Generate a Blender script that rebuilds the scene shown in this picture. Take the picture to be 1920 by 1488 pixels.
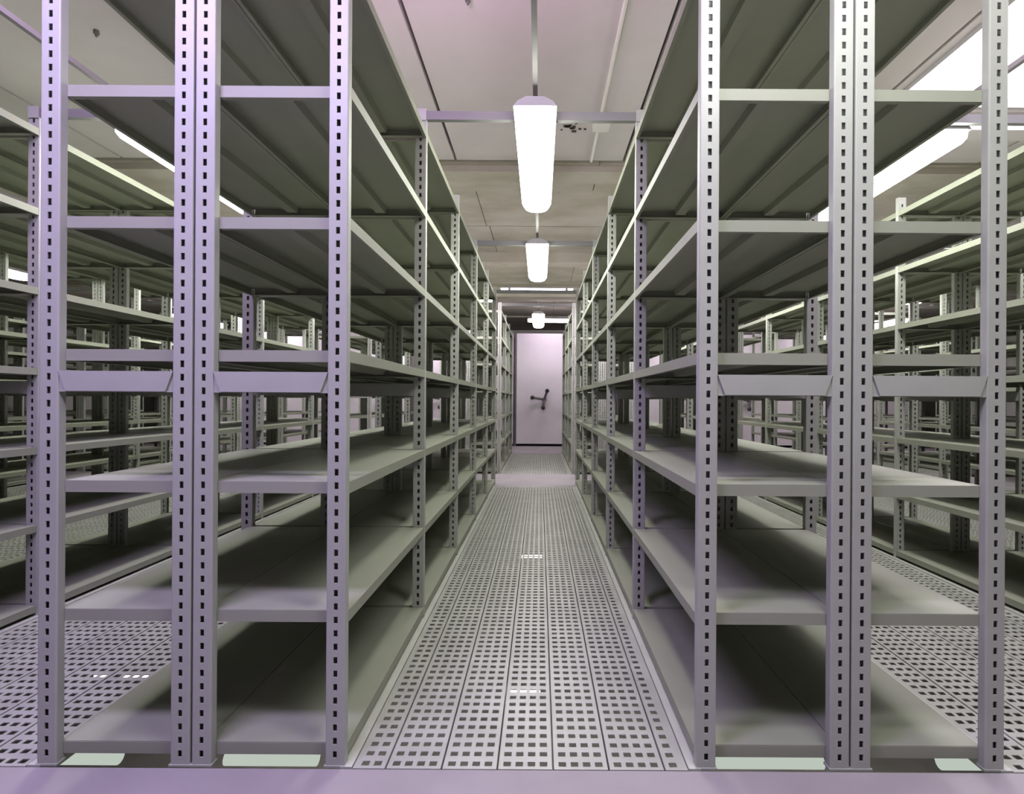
import bpy, bmesh, math, random
from mathutils import Vector, Matrix

for o in list(bpy.data.objects):
    bpy.data.objects.remove(o)
scn = bpy.context.scene
col = scn.collection
CAM_H = 1.035            # eye height over the grating deck
Z0 = 1.47                # distance to the first frame of the shelving
BAY = 1.0

# ------------------------------------------------------------------ camera
cam_d = bpy.data.cameras.new('camera')
cam = bpy.data.objects.new('camera', cam_d)
col.objects.link(cam)
cam.location = (0, 0, CAM_H)
cam.rotation_euler = (Matrix.Rotation(math.pi / 2, 4, 'X') @ Matrix.Rotation(0.0062, 4, 'Z')).to_euler()
cam_d.sensor_width = 36.0
cam_d.lens = 36.0 * 980.0 / 1920.0
cam_d.shift_x = -52.0 / 1920.0
cam_d.shift_y = 6.0 / 1920.0
cam_d.clip_start = 0.02
scn.camera = cam

# ------------------------------------------------------------------ world, exposure
w = bpy.data.worlds.new('world')
scn.world = w
w.use_nodes = True
w.node_tree.nodes['Background'].inputs[0].default_value = (0.8, 0.78, 0.85, 1)
w.node_tree.nodes['Background'].inputs[1].default_value = 0.0
scn.view_settings.view_transform = 'Standard'
scn.view_settings.look = 'None'
scn.view_settings.gamma = 1
scn.view_settings.use_curve_mapping = False
scn.view_settings.exposure = 0.0
scn.cycles.max_bounces = 8
scn.cycles.diffuse_bounces = 3
scn.cycles.glossy_bounces = 3
scn.cycles.sample_clamp_indirect = 6.0
scn.cycles.use_denoising = True


def area(name, loc, target, sx, sy, power, color, spread=180):
    d = bpy.data.lights.new(name, 'AREA')
    d.shape = 'RECTANGLE'
    d.size, d.size_y = sx, sy
    d.energy = power
    d.color = color
    d.spread = math.radians(spread)
    o = bpy.data.objects.new(name, d)
    o.location = loc
    o.rotation_euler = (Vector(target) - Vector(loc)).to_track_quat('-Z', 'Y').to_euler()
    col.objects.link(o)
    return o


# lights of the front cross aisle and left outer aisle, plus added fills
area('cross_aisle_light_left', (-1.1, 0.50, 2.80), (-1.05, 1.47, 0.5), 1.0, 0.3, 52, (0.67, 0.54, 1.0), 150)
area('outer_aisle_fill_right', (1.86, 1.75, 2.85), (1.86, 1.8, 0.0), 0.4, 0.9, 20, (0.90, 0.78, 1.0), 140)  # added fill for the lavender streaks on the outer right shelves
area('outer_aisle_light_left', (-1.88, 1.55, 2.85), (-1.88, 1.6, 0.0), 0.5, 0.9, 26, (0.78, 0.60, 1.0))
area('cross_aisle_light_right', (0.58, 0.92, 2.58), (0.62, 1.47, 1.5), 0.7, 0.2, 13, (0.96, 0.95, 1.0), 150)
area('cross_aisle_light_centre', (1.05, 0.30, 2.82), (1.0, 1.40, 0.5), 1.1, 0.3, 24, (0.94, 0.97, 0.86))
area('ceiling_bounce_light', (-0.55, 1.35, 2.45), (-0.48, 1.6, 3.03), 0.5, 0.3, 20, (1.0, 0.56, 0.98), 140)  # added uplight that tints the ceiling pink, no fixture of the room

LAMP = 31.0
LAMP_COL = (0.98, 1.0, 0.90)


# ------------------------------------------------------------------ materials
def mat(name, color, rough=0.5, metal=0.0, noise=0.0, nscale=6.0, spec=0.5, bump=0.0, color2=None, stretch=(1, 1, 1)):
    m = bpy.data.materials.new(name)
    m.use_nodes = True
    nt = m.node_tree
    b = nt.nodes['Principled BSDF']
    b.inputs['Base Color'].default_value = (*color, 1)
    b.inputs['Roughness'].default_value = rough
    b.inputs['Metallic'].default_value = metal
    b.inputs['Specular IOR Level'].default_value = spec
    tc = nt.nodes.new('ShaderNodeTexCoord')
    mp = nt.nodes.new('ShaderNodeMapping')
    mp.inputs['Scale'].default_value = stretch
    nt.links.new(tc.outputs['Object'], mp.inputs['Vector'])
    tx = nt.nodes.new('ShaderNodeTexNoise')
    tx.inputs['Scale'].default_value = nscale
    tx.inputs['Detail'].default_value = 5
    nt.links.new(mp.outputs['Vector'], tx.inputs['Vector'])
    if noise > 0 or color2:
        r = nt.nodes.new('ShaderNodeValToRGB')
        c2 = color2 or tuple(c * (1 - noise) for c in color)
        r.color_ramp.elements[0].color = (*c2, 1)
        r.color_ramp.elements[1].color = (*color, 1)
        r.color_ramp.elements[0].position = 0.35
        r.color_ramp.elements[1].position = 0.62
        nt.links.new(tx.outputs['Fac'], r.inputs['Fac'])
        nt.links.new(r.outputs['Color'], b.inputs['Base Color'])
    if bump > 0:
        bp = nt.nodes.new('ShaderNodeBump')
        bp.inputs['Strength'].default_value = bump
        bp.inputs['Distance'].default_value = 0.01
        nt.links.new(tx.outputs['Fac'], bp.inputs['Height'])
        nt.links.new(bp.outputs['Normal'], b.inputs['Normal'])
    return m


def emit(name, color, strength):
    m = bpy.data.materials.new(name)
    m.use_nodes = True
    nt = m.node_tree
    nt.nodes.clear()
    e = nt.nodes.new('ShaderNodeEmission')
    e.inputs[0].default_value = (*color, 1)
    e.inputs[1].default_value = strength
    o = nt.nodes.new('ShaderNodeOutputMaterial')
    nt.links.new(e.outputs[0], o.inputs[0])
    return m


M = {}
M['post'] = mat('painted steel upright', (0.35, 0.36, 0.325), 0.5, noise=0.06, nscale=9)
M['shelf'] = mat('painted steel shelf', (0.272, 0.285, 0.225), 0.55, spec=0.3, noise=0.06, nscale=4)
M['grate'] = mat('galvanised perforated deck', (0.42, 0.425, 0.39), 0.42, metal=0.15, noise=0.14, nscale=5)
M['plate'] = mat('painted steel floor plate', (0.30, 0.275, 0.29), 0.55, noise=0.13, nscale=3)
M['strip'] = mat('deck edge angle', (0.55, 0.56, 0.51), 0.35, metal=0.2, noise=0.1)
M['plaster'] = mat('smooth painted ceiling', (0.66, 0.62, 0.60), 0.8, noise=0.06, nscale=2.5, bump=0.03)
M['concrete'] = mat('rough concrete ceiling', (0.50, 0.47, 0.40), 0.9, nscale=2.2, bump=0.15, color2=(0.40, 0.37, 0.29), stretch=(1, 1.6, 1))
M['dark'] = mat('dark void paint', (0.06, 0.05, 0.04), 0.9, noise=0.2)
M['lower'] = mat('lower level concrete', (0.34, 0.32, 0.30), 0.8, noise=0.25, nscale=2)
M['wall'] = mat('painted wall', (0.62, 0.63, 0.57), 0.7, noise=0.1, nscale=1.5)
M['panel'] = mat('cream lacquered end panel', (0.70, 0.65, 0.70), 0.3, noise=0.03)
M['panelside'] = mat('dark carriage side', (0.12, 0.10, 0.11), 0.6, noise=0.1)
M['rubber'] = mat('black handle plastic', (0.02, 0.018, 0.022), 0.4, noise=0.1)
M['handle'] = mat('grey handle metal', (0.17, 0.15, 0.15), 0.35, metal=0.6, noise=0.1)
M['conduit'] = mat('grey conduit', (0.24, 0.225, 0.225), 0.5, noise=0.08)
M['palepipe'] = mat('white painted pipe', (0.78, 0.77, 0.70), 0.45, noise=0.06)
M['housing'] = mat('lamp housing enamel', (0.40, 0.39, 0.39), 0.5, noise=0.04)
M['tie'] = mat('tie bar steel', (0.17, 0.17, 0.165), 0.5, noise=0.08)
M['lamp'] = emit('lamp diffuser glow', LAMP_COL, LAMP)
M['lamp_pink'] = emit('rear lamp diffuser glow', (1.0, 0.86, 1.0), LAMP * 0.8)
M['lamp_mid'] = emit('middle cross aisle diffuser glow', (1.0, 0.90, 0.98), LAMP * 1.5)
M['sky'] = emit('ceiling light panel glow', (0.97, 0.88, 1.0), 5.5)
M['under_shelf_glow'] = emit('added under-shelf glow', (0.9, 1.0, 0.88), 0.55)  # glow put in for lit lower-level surfaces, not a lamp
M['tube'] = emit('lower tube glow', (1.0, 0.98, 0.9), 6.0)


# ------------------------------------------------------------------ helpers
def box(bm, x0, x1, y0, y1, z0, z1):
    v = [bm.verts.new(p) for p in ((x0, y0, z0), (x1, y0, z0), (x1, y1, z0), (x0, y1, z0),
                                   (x0, y0, z1), (x1, y0, z1), (x1, y1, z1), (x0, y1, z1))]
    for f in ((0, 3, 2, 1), (4, 5, 6, 7), (0, 1, 5, 4), (1, 2, 6, 5), (2, 3, 7, 6), (3, 0, 4, 7)):
        bm.faces.new([v[i] for i in f])
    return v


def cyl(bm, p0, p1, r, n=12):
    p0, p1 = Vector(p0), Vector(p1)
    d = (p1 - p0).normalized()
    a = d.orthogonal().normalized()
    b = d.cross(a)
    r0 = [bm.verts.new(p0 + r * (math.cos(t) * a + math.sin(t) * b)) for t in [2 * math.pi * i / n for i in range(n)]]
    r1 = [bm.verts.new(p1 + r * (math.cos(t) * a + math.sin(t) * b)) for t in [2 * math.pi * i / n for i in range(n)]]
    for i in range(n):
        j = (i + 1) % n
        bm.faces.new((r0[i], r0[j], r1[j], r1[i]))
    bm.faces.new(r0[::-1])
    bm.faces.new(r1)


def prism(bm, pts, y0, y1):
    """pts: (x, z) polygon extruded along y"""
    a = [bm.verts.new((x, y0, z)) for x, z in pts]
    b = [bm.verts.new((x, y1, z)) for x, z in pts]
    n = len(pts)
    for i in range(n):
        j = (i + 1) % n
        bm.faces.new((a[i], a[j], b[j], b[i]))
    bm.faces.new(a[::-1])
    bm.faces.new(b)


def mesh_of(bm, name, m):
    bmesh.ops.recalc_face_normals(bm, faces=bm.faces)
    me = bpy.data.meshes.new(name)
    bm.to_mesh(me)
    bm.free()
    me.materials.append(m)
    return me


def link(name, me, parent=None, loc=(0, 0, 0)):
    o = bpy.data.objects.new(name, me)
    col.objects.link(o)
    o.location = loc
    if parent:
        o.parent = parent
    return o


def empty(name, loc, label, cat, group=None, rz=0):
    o = bpy.data.objects.new(name, None)
    o.empty_display_size = 0.1
    col.objects.link(o)
    o.location = loc
    o.rotation_euler = (0, 0, rz)
    tag(o, label, cat, group)
    return o


def tag(o, label, cat, group=None):
    o['label'] = label
    o['category'] = cat
    if group:
        o['group'] = group
    return o


def struct(name, bm, m, loc=(0, 0, 0)):
    o = link(name, mesh_of(bm, name, m), None, loc)
    o['kind'] = 'structure'
    return o


# ------------------------------------------------------------------ the building
B = bmesh.new

# solid floor plates of the cross aisles
for y0, y1 in ((-3.0, 1.462), (6.26, 7.33), (10.05, 15.0)):
    bm = B(); box(bm, -10, 10, y0, y1, -0.05, 0.0)
    struct('floor', bm, M['plate'])

# perforated deck planks of one aisle
PL, PX, PY = 0.157, 0.0345, 0.0417
HX, HY = 0.0215, 0.0185


def deck_mesh(width, length, phase=0.0):
    bm = B()
    nrow = int(length / PY)
    ys = [0.0]
    for r in range(nrow):
        c = PY * (r + 0.5)
        ys += [c - HY / 2, c + HY / 2]
    ys.append(length)
    x = -phase
    while x < width:
        xs = [x + 0.0035]
        for c in range(4):
            cx = x + (PL - 3 * PX) / 2 + c * PX
            xs += [cx - HX / 2, cx + HX / 2]
        xs.append(x + PL - 0.0035)
        # clip the plank to the aisle
        cells = [(xs[i], xs[i + 1], i % 2 == 1) for i in range(len(xs) - 1)]
        keep = [c for c in cells if c[0] >= -1e-6 and c[1] <= width + 1e-6]
        part = [c for c in cells if (c[0] < 0 < c[1]) or (c[0] < width < c[1])]
        keep += [(max(c[0], 0), min(c[1], width), False) for c in part]
        keep.sort()
        if keep:
            grid = {}

            def gv(a, j):
                k = (round(a, 5), j)
                if k not in grid:
                    grid[k] = bm.verts.new((a, ys[j], 0))
                return grid[k]
            for (a, b, hole) in keep:
                if b - a < 1e-4:
                    continue
                if hole:
                    for j in range(0, len(ys) - 1, 2):
                        bm.faces.new((gv(a, j), gv(b, j), gv(b, j + 1), gv(a, j + 1)))
                else:
                    for j in range(len(ys) - 1):
                        bm.faces.new((gv(a, j), gv(b, j), gv(b, j + 1), gv(a, j + 1)))
            for xx in (keep[0][0], keep[-1][1]):
                box(bm, xx - 0.0008, xx + 0.0008, 0, length, -0.03, -0.0005)
        x += PL
    return bm


# plan of the shelving: (left edge, right edge) of every double row
ROW_W = 0.866
left_edges = [-0.543, -2.372, -4.20, -6.03, -7.86]       # right-hand faces of the rows on the left
right_edges = [0.447, 2.372, 4.20, 6.03, 7.86]           # left-hand faces of the rows on the right
rows = [(x - ROW_W, x) for x in left_edges[::-1]] + [(x, x + ROW_W) for x in right_edges]
aisles = [(rows[i][1], rows[i + 1][0]) for i in range(len(rows) - 1)]

deck_cache = {}
for ai, (a0, a1) in enumerate(aisles):
    for (y0, y1) in ((1.466, 6.256), (7.334, 10.046)):
        wd = a1 - a0 - 0.05
        key = (round(wd, 3), y0, ai == 4)
        if key not in deck_cache:
            bm = deck_mesh(wd, y1 - y0, 0.066 if ai == 4 else 0.03)
            me = mesh_of(bm, 'floor', M['grate'])
            deck_cache[key] = me
        o = link('floor', deck_cache[key], None, (a0 + 0.025, y0, 0.0))
        o['kind'] = 'structure'
        s = o.modifiers.new('thickness', 'SOLIDIFY')
        s.thickness = 0.003
        s.offset = -1
# pale edge angles where the deck meets the feet of the shelving
for i, (a0, a1) in enumerate(aisles):
    for (y0, y1) in ((1.466, 6.256), (7.334, 10.046)):
        bm = B()
        for s, xe in ((1, a0), (-1, a1)):
            xa, xb = sorted((xe - s * 0.012, xe + s * 0.022))
            box(bm, xa, xb, y0, y1, -0.04, 0.004)
        struct('trim_%d' % (2 * i + (1 if y0 < 5 else 2)), bm, M['strip'])
# channels carrying the rows
for i, (x0, x1) in enumerate(rows):
    for (y0, n) in ((Z0, 5), (7.35, 3)):
        bm = B()
        for k in range(1, n + 1):
            box(bm, x0, x1, y0 + k * 0.958 if n == 5 else y0 + k * 0.88, y0 + k * (0.958 if n == 5 else 0.88) + 0.05, -0.09, -0.002)
        struct('trim_%d' % (40 + 2 * i + (1 if n == 5 else 2)), bm, M['shelf'])

# level below the deck
bm = B(); box(bm, -10, 10, -3, 15, -2.6, -2.45)
struct('floor', bm, M['lower'])

# walls
CEIL = CAM_H + 2.0
bm = B(); box(bm, -10.2, -10, -3, 15, -2.45, CEIL + 0.3); struct('wall_left', bm, M['wall'])
bm = B(); box(bm, 10, 10.2, -3, 15, -2.45, CEIL + 0.3); struct('wall_right', bm, M['wall'])
bm = B(); box(bm, -10.2, 10.2, 15, 15.2, -2.45, CEIL + 0.3); struct('wall_back', bm, M['wall'])
bm = B(); box(bm, -10.2, 10.2, -3.2, -3, -2.45, CEIL + 0.3); struct('wall_front', bm, M['wall'])

# ceiling: slabs with dark joints
xs = [-10, -6.3, -4.9, -3.5, -2.1, -0.714, 0.69, 2.25, 3.65, 5.05, 6.45, 10]
g = 0.012
LPX0, LPX1, LPY0, LPY1 = 2.31, 3.75, 0.35, 3.55           # opening of the big light panel
bm = B()
for i in range(len(xs) - 1):
    a, b = xs[i] + g, xs[i + 1] - g
    if xs[i] == 2.25:
        box(bm, a, LPX0, -3, 4.36, CEIL, CEIL + 0.1)
        box(bm, LPX0, b, -3, LPY0, CEIL, CEIL + 0.1)
        box(bm, LPX0, b, LPY1, 4.36, CEIL, CEIL + 0.1)
    elif xs[i] == 3.65:
        box(bm, a, LPX1, -3, LPY0, CEIL, CEIL + 0.1)
        box(bm, a, LPX1, LPY1, 4.36, CEIL, CEIL + 0.1)
        box(bm, LPX1, b, -3, 4.36, CEIL, CEIL + 0.1)
    else:
        box(bm, a, b, -3, 4.36, CEIL, CEIL + 0.1)
struct('ceiling', bm, M['plaster'])
bm = B()
rng = random.Random(4)
for (y0, y1, dz) in ((4.41, 5.02, 0.0), (5.05, 6.1, 0.03), (6.12, 7.47, 0.03), (7.51, 8.93, 0.02), (8.98, 10.6, 0.0), (10.64, 12.6, 0.03), (12.64, 15, 0.0)):
    x = -10.0
    while x < 10:
        wd = rng.uniform(1.5, 2.6)
        box(bm, x + 0.004, min(x + wd, 10) - 0.004, y0, y1, CEIL + dz, CEIL + dz + 0.1)
        x += wd
struct('ceiling', bm, M['concrete'])
bm = B(); box(bm, -10.2, 10.2, -3.2, 15.2, CEIL + 0.16, CEIL + 0.3)
struct('ceiling', bm, M['dark'])
for n, (y, h) in enumerate(((4.46, 0.05), (7.2, 0.1), (9.3, 0.16))):
    bm = B(); box(bm, -10, 10, y, y + 0.25, CEIL - h, CEIL + 0.05)
    struct('trim_%d' % (80 + n), bm, M['concrete'])
# downstand beside the bright ceiling panel
bm = B(); box(bm, 1.95, 9.9, 3.6, 3.75, CEIL - 0.12, CEIL + 0.02)
struct('trim_90', bm, M['plaster'])

# bright ceiling light panel above the right-hand aisle
t = empty('ceiling_light_panel', ((LPX0 + LPX1) / 2, LPY0, CEIL + 0.05),
          'large glowing ceiling light panel above the shelving at upper right', 'ceiling light')
bm = B(); box(bm, LPX0 - (LPX0 + LPX1) / 2, LPX1 - (LPX0 + LPX1) / 2, 0, LPY1 - LPY0, 0.0, 0.03)
link('diffuser', mesh_of(bm, 'diffuser', M['sky']), t)
bm = B()
w2 = (LPX1 - LPX0) / 2
for x in (-w2, w2 - 0.03):
    box(bm, x, x + 0.03, 0, LPY1 - LPY0, -0.06, 0.0)
for y in (0, 1.6, LPY1 - LPY0 - 0.03):
    box(bm, -w2 + 0.03, w2 - 0.03, y, y + 0.03, -0.06, -0.001)
link('frame', mesh_of(bm, 'frame', M['housing']), t)

# ------------------------------------------------------------------ shelving
UW, UD, UH = 0.0545, 0.025, CAM_H + 1.36
PITCH = 0.0378


def upright_mesh():
    bm = B()
    hx0, hx1 = UW / 2 - 0.0055, UW / 2 + 0.0055
    n = int((UH - 0.03) / PITCH)
    zs = [0.0]
    for i in range(n):
        c = 0.035 + i * PITCH
        zs += [c - 0.0095, c + 0.0095]
    zs.append(UH)
    r = 0.0035
    xsx = (r, hx0, hx1, UW - r)
    V = [[bm.verts.new((x, 0, z)) for x in xsx] for z in zs]
    for j in range(len(zs) - 1):
        for i in range(3):
            if i == 1 and j % 2 == 1:
                # inward rim of the slot
                a, b, c, d = V[j][1], V[j][2], V[j + 1][2], V[j + 1][1]
                q = [bm.verts.new((v.co.x, 0.003, v.co.z)) for v in (a, b, c, d)]
                vs = [a, b, c, d]
                for k in range(4):
                    l = (k + 1) % 4
                    bm.faces.new((vs[k], vs[l], q[l], q[k]))
                continue
            bm.faces.new((V[j][i], V[j][i + 1], V[j + 1][i + 1], V[j + 1][i]))
    # rounded arrises, sides and back
    prof = [(UW - r, 0), (UW - 0.001, 0.001), (UW, r), (UW, UD), (0, UD), (0, r), (0.001, 0.001), (r, 0)]
    lo = [bm.verts.new((x, y, 0)) for x, y in prof]
    hi = [bm.verts.new((x, y, UH)) for x, y in prof]
    for i in range(len(prof) - 1):
        bm.faces.new((lo[i], lo[i + 1], hi[i + 1], hi[i]))
    bm.faces.new(hi[::-1])
    # foot plate
    box(bm, -0.003, UW + 0.003, -0.003, UD + 0.003, -0.0005, 0.005)
    me = bpy.data.meshes.new('upright')
    bm.to_mesh(me)
    bm.free()
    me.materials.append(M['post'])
    return me


RW = 0.430            # depth of one single-sided run


SW = 0.409            # width of one shelf plate


def shelf_mesh(f0, f1):
    """f0..f1: span of the folded front edge between the uprights"""
    bm = B()
    y0, y1 = UD + 0.001, BAY - 0.002
    t = 0.0015
    box(bm, 0, SW, y0, y1, -t, 0)
    L = -0.033
    box(bm, 0, t, y0, y1, L, -t); box(bm, SW - t, SW, y0, y1, L, -t)
    box(bm, t, 0.014, y0, y1, L, L + t); box(bm, SW - 0.014, SW - t, y0, y1, L, L + t)
    box(bm, f0, f1, y0 - 0.004, y0 + t - 0.004, L, 0.0)
    box(bm, f0, f1, y0 - 0.004 + t, y0 + 0.012, L, L + t)
    box(bm, 0.016, SW - 0.016, y1 - t, y1, L, -t)
    box(bm, 0.016, SW - 0.016, y1 - 0.02, y1 - t, L, L + t)
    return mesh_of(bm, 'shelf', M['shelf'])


def stiff_mesh():
    bm = B()
    c = SW / 2
    prism(bm, [(c - 0.03, -0.002), (c - 0.022, -0.024), (c + 0.022, -0.024), (c + 0.03, -0.002)], 0.05, BAY - 0.03)
    return mesh_of(bm, 'stiffener', M['shelf'])


def brace_mesh():
    bm = B()
    a, b = UW - 0.002, RW - UW + 0.002
    z1, z0 = CAM_H + 0.075, CAM_H + 0.018
    prism(bm, [(a + 0.001, z1), (a + 0.022, z0), (b - 0.022, z0), (b - 0.001, z1)], -0.001, 0.003)
    prism(bm, [(a, z0), (b, z0), (b, z1 - 0.004), (a, z1 - 0.004)], 0.004, 0.007)
    box(bm, a, b, -0.001, 0.016, z1 - 0.002, z1)
    box(bm, a, b, 0.002, 0.014, z0 - 0.002, z0)
    return mesh_of(bm, 'frame_plate', M['post'])


# (side, inner half?) -> (offset of the shelf plate in its run, mesh)
SH = {}
a_, b_ = UW + 0.001, RW - UW - 0.001
for side_ in ('left', 'right'):
    for inner_ in (True, False):
        # the plates are flush with the uprights on the side towards the central aisle
        off = RW - SW if inner_ else RW + 0.006 - SW - 0.003 - SW + RW
        if side_ == 'right':
            off = RW - off - SW
        SH[(side_, inner_)] = (off, shelf_mesh(max(a_ - off, 0), min(b_ - off, SW)))
ME = dict(upright=upright_mesh(), stiffener=stiff_mesh(), plate=brace_mesh())
LEVELS = [CAM_H + h for h in (1.268, 0.892, 0.517, 0.138, -0.237, -0.604, -0.982)]


def run(x, y, nbays, label, group, detail, side, inner):
    off, me_s = SH[(side, inner)]
    t = empty('shelving_rack', (x, y, 0), label, 'shelving', group)
    for k in range(nbays + 1):
        for xx in (0, RW - UW):
            link('upright', ME['upright'], t, (xx, k * BAY, 0))
        link('frame_plate', ME['plate'], t, (0, k * BAY, 0))
    for k in range(nbays):
        for z in LEVELS:
            s = link('shelf', me_s, t, (off, k * BAY, z))
            if detail:
                link('stiffener', ME['stiffener'], s)
    return t


ORD = ['first', 'second', 'third', 'fourth', 'fifth']
for side, edges in (('left', left_edges), ('right', right_edges)):
    for i, e in enumerate(edges):
        x0 = e - ROW_W if side == 'left' else e
        for half in (0, 1):
            xr = x0 + (0 if half == 0 else ROW_W - RW)
            inner = (half == 1) if side == 'left' else (half == 0)
            for block, (yy, nb) in (('near', (Z0, 5)), ('rear', (7.35, 3))):
                if block == 'near' and i > 3:
                    continue
                if block == 'near' and i == 0:
                    if inner:
                        tint = 'lavender-lit' if side == 'left' else 'pale'
                        lab = '%s grey slotted shelving forming the %s side of the central aisle, nearest block' % (tint, side)
                    else:
                        lab = 'grey slotted shelving backing onto the %s central-aisle run, facing the %s outer aisle' % (side, side)
                else:
                    lab = 'grey slotted shelving, %s half of %s row %s of centre, %s block' % (
                        'inner' if inner else 'outer', ORD[i], side, block)
                r = run(xr, yy, nb, lab, 'shelving racks of the %s block' % block, i < 3, side, inner)
                if block == 'near' and not inner and (side, i) in (('left', 2), ('left', 3), ('right', 3)):
                    k = 2 if i == 2 else 4
                    xb = -0.008 if side == 'right' else RW + 0.003
                    xb = RW + 0.012 if side == 'right' else -0.008
                    for (za, zb) in ((0.05, 2.2), (2.2, 0.05)):
                        bm = B(); cyl(bm, (xb, k * BAY + 0.03, za), (xb, k * BAY + BAY, zb), 0.006, 8)
                        link('cross_brace', mesh_of(bm, 'cross_brace', M['dark']), r)

# ------------------------------------------------------------------ overhead tie bars
bars = {}


def tie(a0, a1, y, label):
    wd = a1 - a0
    key = round(wd, 3)
    if key not in bars:
        bm = B()
        box(bm, 0, wd, 0, 0.003, -0.04, 0)
        box(bm, 0, wd, 0.003, 0.025, -0.04, -0.037)
        box(bm, 0, wd, 0.003, 0.025, -0.003, 0)
        bm2 = B()
        box(bm2, -0.05, 0.0, -0.004, -0.0005, -0.045, 0.01)
        bm3 = B()
        box(bm3, wd, wd + 0.05, -0.004, -0.0005, -0.045, 0.01)
        bars[key] = (mesh_of(bm, 'bar', M['tie']), mesh_of(bm2, 'bracket', M['post']), mesh_of(bm3, 'bracket', M['post']))
    t = empty('tie_bar', (a0, y, CAM_H + 1.362), label, 'tie bar', 'steel tie bars spanning the aisles')
    link('bar', bars[key][0], t)
    link('bracket', bars[key][1], t)
    link('bracket', bars[key][2], t)


anames = ['fourth aisle left of centre', 'third aisle left of centre', 'second aisle left of centre', 'first aisle left of centre',
          'central aisle', 'first aisle right of centre', 'second aisle right of centre', 'third aisle right of centre', 'fourth aisle right of centre']
for ai, (a0, a1) in enumerate(aisles):
    for n, y in enumerate((Z0 + 1, Z0 + 3, Z0 + 5, 7.35, 10.35)):
        if ai in (0, 8) and y < 7:
            continue
        pos = ['closest', 'second from front', 'third from front', 'fourth from front', 'farthest'][n]
        tie(a0, a1, y - 0.002, 'steel tie bar over the %s, %s' % (anames[ai], pos))


# ------------------------------------------------------------------ luminaires
def lamp_meshes():
    L, W = 1.16, 0.185
    bm = B()
    # tapered wrap-round diffuser with rounded ends: stations along y
    prof = [(-1.0, 0.0), (-0.98, -0.032), (-0.80, -0.052), (-0.4, -0.06), (0.4, -0.06), (0.80, -0.052), (0.98, -0.032), (1.0, 0.0)]
    st = []
    for s, k in ((0.0, 0.80), (0.012, 0.92), (0.035, 1.0), (L - 0.12, 1.0), (L - 0.05, 0.9), (L - 0.015, 0.72), (L, 0.5)):
        st.append([bm.verts.new((px * k * W / 2, s, pz * (0.55 + 0.45 * k))) for px, pz in prof])
    for a, b in zip(st, st[1:]):
        for i in range(len(prof) - 1):
            bm.faces.new((a[i], a[i + 1], b[i + 1], b[i]))
    bm.faces.new(st[0][::-1]); bm.faces.new(st[-1])
    bm.verts.index_update()
    dif = mesh_of(bm, 'diffuser', M['lamp'])
    bm = B()
    a = [(-W / 2 - 0.002, 0.0), (W / 2 + 0.002, 0.0), (W / 2 - 0.015, 0.022), (0.04, 0.042), (-0.04, 0.042), (-W / 2 + 0.015, 0.022)]
    prism(bm, a, 0.0, L)
    hou = mesh_of(bm, 'housing', M['housing'])
    bm = B()
    cyl(bm, (0, 0, 0.04), (0, 0, 0.0855), 0.009)
    stem = mesh_of(bm, 'stem', M['housing'])
    return dif, hou, stem


LD, LH, LS = lamp_meshes()
LD2 = LD.copy(); LD2.materials[0] = M['lamp_pink']
LD3 = LD.copy(); LD3.materials[0] = M['lamp_mid']
LZ = CAM_H + 1.278


def lamp(x, y, label, rz=0, z=LZ, pink=False):
    t = empty('pendant_light', (x, y, z), label, 'light fixture', 'fluorescent light fixtures', rz)
    link('diffuser', (LD2 if abs(x - 0.9) < 0.01 else LD3) if pink else LD, t)
    link('housing', LH, t)
    for yy in (0.12, 1.04):
        if pink:
            bm = B(); cyl(bm, (0, 0, 0.04), (0, 0, CEIL - 0.02 - z), 0.006)
            link('stem', mesh_of(bm, 'stem', M['housing']), t, (0, yy, 0))
        else:
            link('stem', LS, t, (0, yy, 0))
    return t


lx = {4: -0.028, 3: -1.965, 5: 1.965, 2: -3.71, 6: 3.71, 1: -5.54, 7: 5.54}
lpos = ['closest', 'second', 'rearmost']
for ai, x in lx.items():
    for n, y in enumerate((2.27, 4.27, 7.75)):
        if ai in (1, 7) and n == 0:
            continue
        if ai == 4:
            lab = ['large bright fluorescent fixture hanging over the central aisle, closest',
                   'middle fluorescent fixture hanging over the central aisle',
                   'small distant fluorescent fixture just above the spoked-handle end panel'][n]
        else:
            lab = 'glowing fluorescent fixture over the %s, %s of its line' % (anames[ai], lpos[n])
        if ai == 4:
            lamp(x, y, lab)
        else:
            lamp(x, y + 0.23, lab, z=LZ + (0.0 if n == 2 else 0.03))
# crosswise fixtures in the cross aisles
for n, (x, side) in enumerate(((-0.60, 'left'), (1.78, 'right'))):
    lamp(x, 6.9, 'crosswise fluorescent fixture in the middle cross aisle, just %s of the central aisle' % side, math.pi / 2, CAM_H + 1.36, True)
for n, (x, side) in enumerate(((-3.4, 'left'), (5.0, 'right'))):
    lamp(x, 6.9, 'crosswise fluorescent fixture in the middle cross aisle, far %s side' % side, math.pi / 2, CAM_H + 1.36, True)
for x, side in ((0.9, 'directly above the spoked-handle end panel'), (-2.3, 'left of the central panel'), (4.1, 'right of the central panel'), (-5.4, 'added fill at far left'), (7.2, 'added fill at far right')):  # outermost pair added to brighten the far background
    lamp(x, 11.0, 'crosswise fluorescent fixture in the rear cross aisle, %s' % side, math.pi / 2, CAM_H + 1.70, True)

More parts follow.
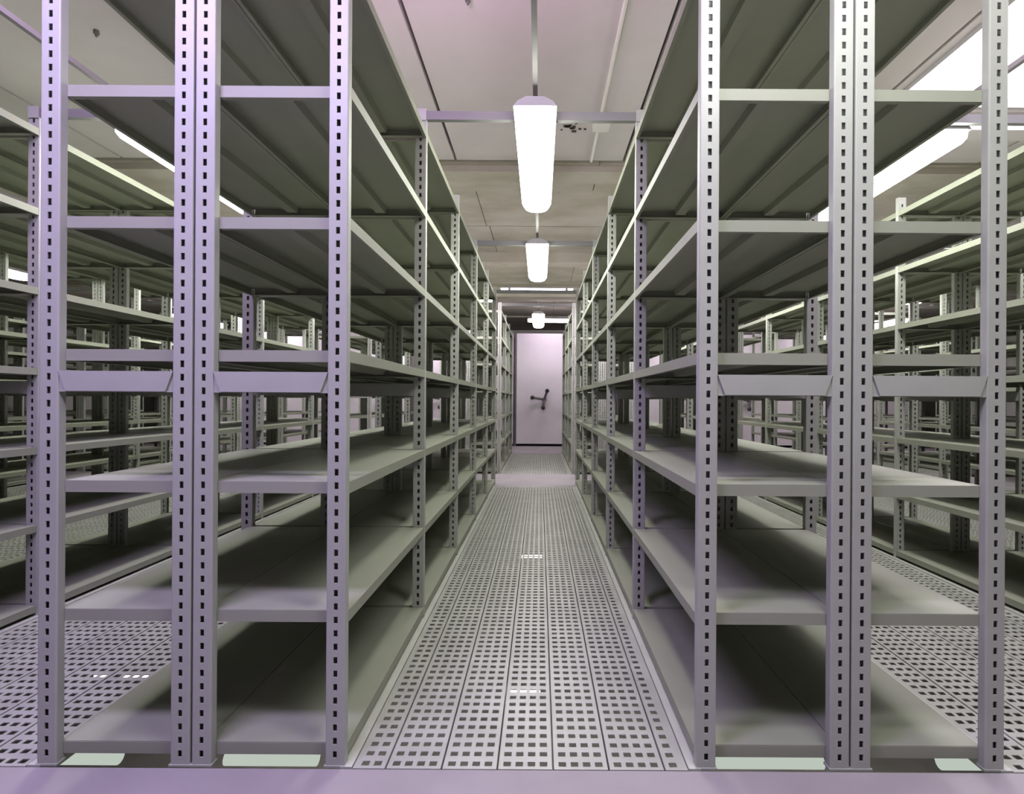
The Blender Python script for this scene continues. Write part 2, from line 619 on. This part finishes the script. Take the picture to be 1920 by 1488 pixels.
# slim batten lamps on the bars that close the two blocks over the central aisle
for y, z, tx in ((6.50, CAM_H + 1.362, 'end of the nearest block'),):
    t = empty('batten_light', (0, y, z), 'slim crosswise batten light spanning the central aisle at the %s' % tx, 'batten light')
    bm = B(); box(bm, -0.50, 0.41, 0, 0.045, 0.028, 0.045); link('housing', mesh_of(bm, 'housing', M['housing']), t)
    bm = B(); box(bm, -0.49, 0.40, 0.002, 0.043, 0.0, 0.0275); link('diffuser', mesh_of(bm, 'diffuser', M['lamp_pink']), t)
    bm = B()
    for x in (-0.4, 0.31):
        box(bm, x, x + 0.03, -0.032, 0.0, 0.0, 0.03)
    link('clip', mesh_of(bm, 'clip', M['housing']), t)

# conduits carrying the lamps, and ceiling pipes
CZ = LZ + 0.0852
for ai, x in lx.items():
    for (y0, y1, txt) in ((0.2, 5.9, 'near block'), (7.36, 9.9, 'rear block')):
        bm = B(); box(bm, x - 0.0105, x + 0.0105, y0, y1, -0.028 + 0.028, 0.022)
        o = link('conduit', mesh_of(bm, 'conduit', M['conduit']), None, (0, 0, CZ + (0.03 if ai != 4 and y0 < 5 else 0.0)))
        tag(o, 'slim grey conduit above the lamps of the %s, %s' % (anames[ai], txt), 'conduit', 'lamp conduits')


def pipe(name, pts, r, m, label, cat):
    bm = B()
    for a, b in zip(pts, pts[1:]):
        cyl(bm, a, b, r, 10)
    return tag(link(name, mesh_of(bm, name, m)), label, cat)


zc = CEIL - 0.014
pipe('ceiling_pipe', [(0.415, 0.5, zc), (0.415, 4.34, zc)], 0.011, M['palepipe'], 'thin pale pipe along the ceiling right of the central lamps', 'pipe')
pipe('ceiling_pipe', [(-2.80, 0.5, zc), (-2.80, 3.2, zc)], 0.011, M['palepipe'], 'thin white pipe on the ceiling at upper left', 'pipe')
pipe('ceiling_pipe', [(0.42, 1.98, zc), (0.72, 1.98, zc)], 0.009, M['tie'], 'short dark branch pipe on the ceiling right of centre', 'pipe')
bm = B(); box(bm, -0.06, 0.06, -0.06, 0.06, -0.045, 0); box(bm, -0.05, 0.05, -0.05, 0.05, -0.05, -0.045)
tag(link('junction_box', mesh_of(bm, 'junction_box', M['palepipe']), None, (0.43, 3.75, CEIL)), 'small pale junction box on the ceiling behind the closest lamp', 'junction box')
bm = B()
rng = random.Random(7)
for i in range(16):
    a, r = rng.uniform(0, 6.28), rng.uniform(0.0, 0.085)
    x, y, s = 1.3 * r * math.cos(a), r * math.sin(a), rng.uniform(0.006, 0.018)
    box(bm, x - s, x + s, y - s * 0.8, y + s * 0.8, -0.004, 0.0)
tag(link('glue_residue', mesh_of(bm, 'glue_residue', M['dark'])), 'patch of dark residue spots on the ceiling beside the closest lamp', 'residue')
col.objects[-1].location = (0.23, 3.83, CEIL)
for n, (x, y, tx) in enumerate(((-0.37, 2.6, 'left of the central conduit, close'), (-2.43, 2.85, 'above the left row'), (-0.13, 3.83, 'beside the closest lamp'))):
    bm = B(); cyl(bm, (0, 0, -0.02), (0, 0, 0), 0.014); cyl(bm, (0, 0, -0.035), (0, 0, -0.02), 0.006)
    tag(link('ceiling_anchor', mesh_of(bm, 'ceiling_anchor', M['tie']), None, (x, y, CEIL)), 'tiny metal anchor on the ceiling %s' % tx, 'anchor', 'ceiling anchors')

# ------------------------------------------------------------------ mobile shelving carriages at the far end
PW, PH, CY = 1.075, 2.56, 11.76


def carriage_meshes():
    out = {}
    bm = B(); box(bm, -PW / 2 + 0.01, PW / 2 - 0.01, 0.03, 1.9, 0.06, PH - 0.02)
    out['body'] = mesh_of(bm, 'body', M['panelside'])
    bm = B(); box(bm, -PW / 2, PW / 2, 0, 0.03, 0.05, PH)
    bmesh.ops.bevel(bm, geom=list(bm.edges), offset=0.006, segments=2, affect='EDGES')
    out['end_panel'] = mesh_of(bm, 'end_panel', M['panel'])
    bm = B()
    box(bm, -PW / 2 - 0.045, -PW / 2 - 0.002, 0.01, 0.06, 0.0, PH + 0.04)
    box(bm, PW / 2 + 0.002, PW / 2 + 0.02, 0.01, 0.06, 0.0, PH + 0.04)
    box(bm, -PW / 2 - 0.002, PW / 2 + 0.002, 0.01, 0.06, PH + 0.002, PH + 0.04)
    out['surround'] = mesh_of(bm, 'surround', M['panelside'])
    bm = B(); cyl(bm, (0, -0.07, 0), (0, 0, 0), 0.05, 20)
    out['hub'] = mesh_of(bm, 'hub', M['handle'])
    for i, (a, L) in enumerate(((172, 0.27), (72, 0.20), (262, 0.19))):
        a = math.radians(a)
        e = (L * math.cos(a), -0.09, L * math.sin(a))
        bm = B(); cyl(bm, (0, -0.055, 0), e, 0.028, 10)
        out['spoke%d' % i] = mesh_of(bm, 'spoke', M['handle'])
        bm = B()
        bmesh.ops.create_uvsphere(bm, u_segments=12, v_segments=8, radius=0.048)
        for v in bm.verts:
            v.co.y *= 1.5
            v.co += Vector((e[0], e[1] - 0.03, e[2]))
        out['knob%d' % i] = mesh_of(bm, 'knob', M['rubber'])
    bm = B()
    for y in (0.3, 1.5):
        for x in (-PW / 2 + 0.12, PW / 2 - 0.12):
            cyl(bm, (x - 0.02, y, 0.06), (x + 0.02, y, 0.06), 0.06, 16)
    out['wheels'] = mesh_of(bm, 'wheels', M['rubber'])
    return out


CM = carriage_meshes()
for n in range(-7, 8):
    x = 0.012 + n * 1.15
    if n == 0:
        lab = 'pale lilac end panel with three-spoked handle closing the far end of central aisle'
    else:
        side = 'left' if n < 0 else 'right'
        lab = 'pale mobile shelving end panel, %s %s of the one facing the central aisle' % (
            ['first', 'second', 'third', 'fourth', 'fifth', 'sixth', 'seventh'][abs(n) - 1], side)
    t = empty('mobile_cabinet', (x, CY, 0), lab, 'mobile cabinet', 'mobile cabinets at the far end')
    b = link('body', CM['body'], t)
    p = link('end_panel', CM['end_panel'], t)
    link('surround', CM['surround'], t)
    if abs(n) < 5:
        h = link('handle', CM['hub'], t, (0.09, 0, CAM_H + 0.02))
        for i in range(3):
            link('spoke', CM['spoke%d' % i], h)
            link('knob', CM['knob%d' % i], h)

# ------------------------------------------------------------------ lights of the level below, seen through the slots, and added glow rods
for n, (x, y, ry, L, tx) in enumerate(((-0.06, 2.34, 1, 0.14, 'front of the central aisle'), (-0.06, 4.36, 1, 0.17, 'middle of the central aisle'),
                                       (1.68, 2.1, 0, 0.7, 'right-hand aisle beside its shelving'), (-1.93, 2.46, 1, 0.3, 'left-hand aisle beside its shelving'))):
    bm = B()
    if ry:
        cyl(bm, (x - L / 2, y, -0.27), (x + L / 2, y, -0.27), 0.013, 10)
    else:
        cyl(bm, (x, y, -0.27), (x, y + L, -0.27), 0.013, 10)
    tag(link('tube_or_glow_rod', mesh_of(bm, 'tube_or_glow_rod', M['tube'])), 'lit tube glinting up through the slotted deck, %s' % tx, 'light tube', 'tubes below the deck')
for n, (xa, xb, tx) in enumerate(((-1.80, -1.56, 'left end'), (-1.16, -0.82, 'left of the central aisle'), (0.66, 1.06, 'right of the central aisle'), (1.50, 1.66, 'right end'))):
    bm = B(); cyl(bm, (xa, 1.95, -0.305), (xb, 1.95, -0.305), 0.026, 12)  # added glowing rod in place of lit surfaces on the lower level
    tag(link('tube_or_glow_rod', mesh_of(bm, 'tube_or_glow_rod', M['under_shelf_glow'])), 'added glow rod for lit surfaces under the lowest front shelves, %s' % tx, 'light tube', 'tubes below the deck')
for x in (-1.9, 0, 1.9):
    area('lower_level_light', (x, 4, -0.3), (x, 4, -2.4), 0.3, 5, 14, (1.0, 0.98, 0.92))
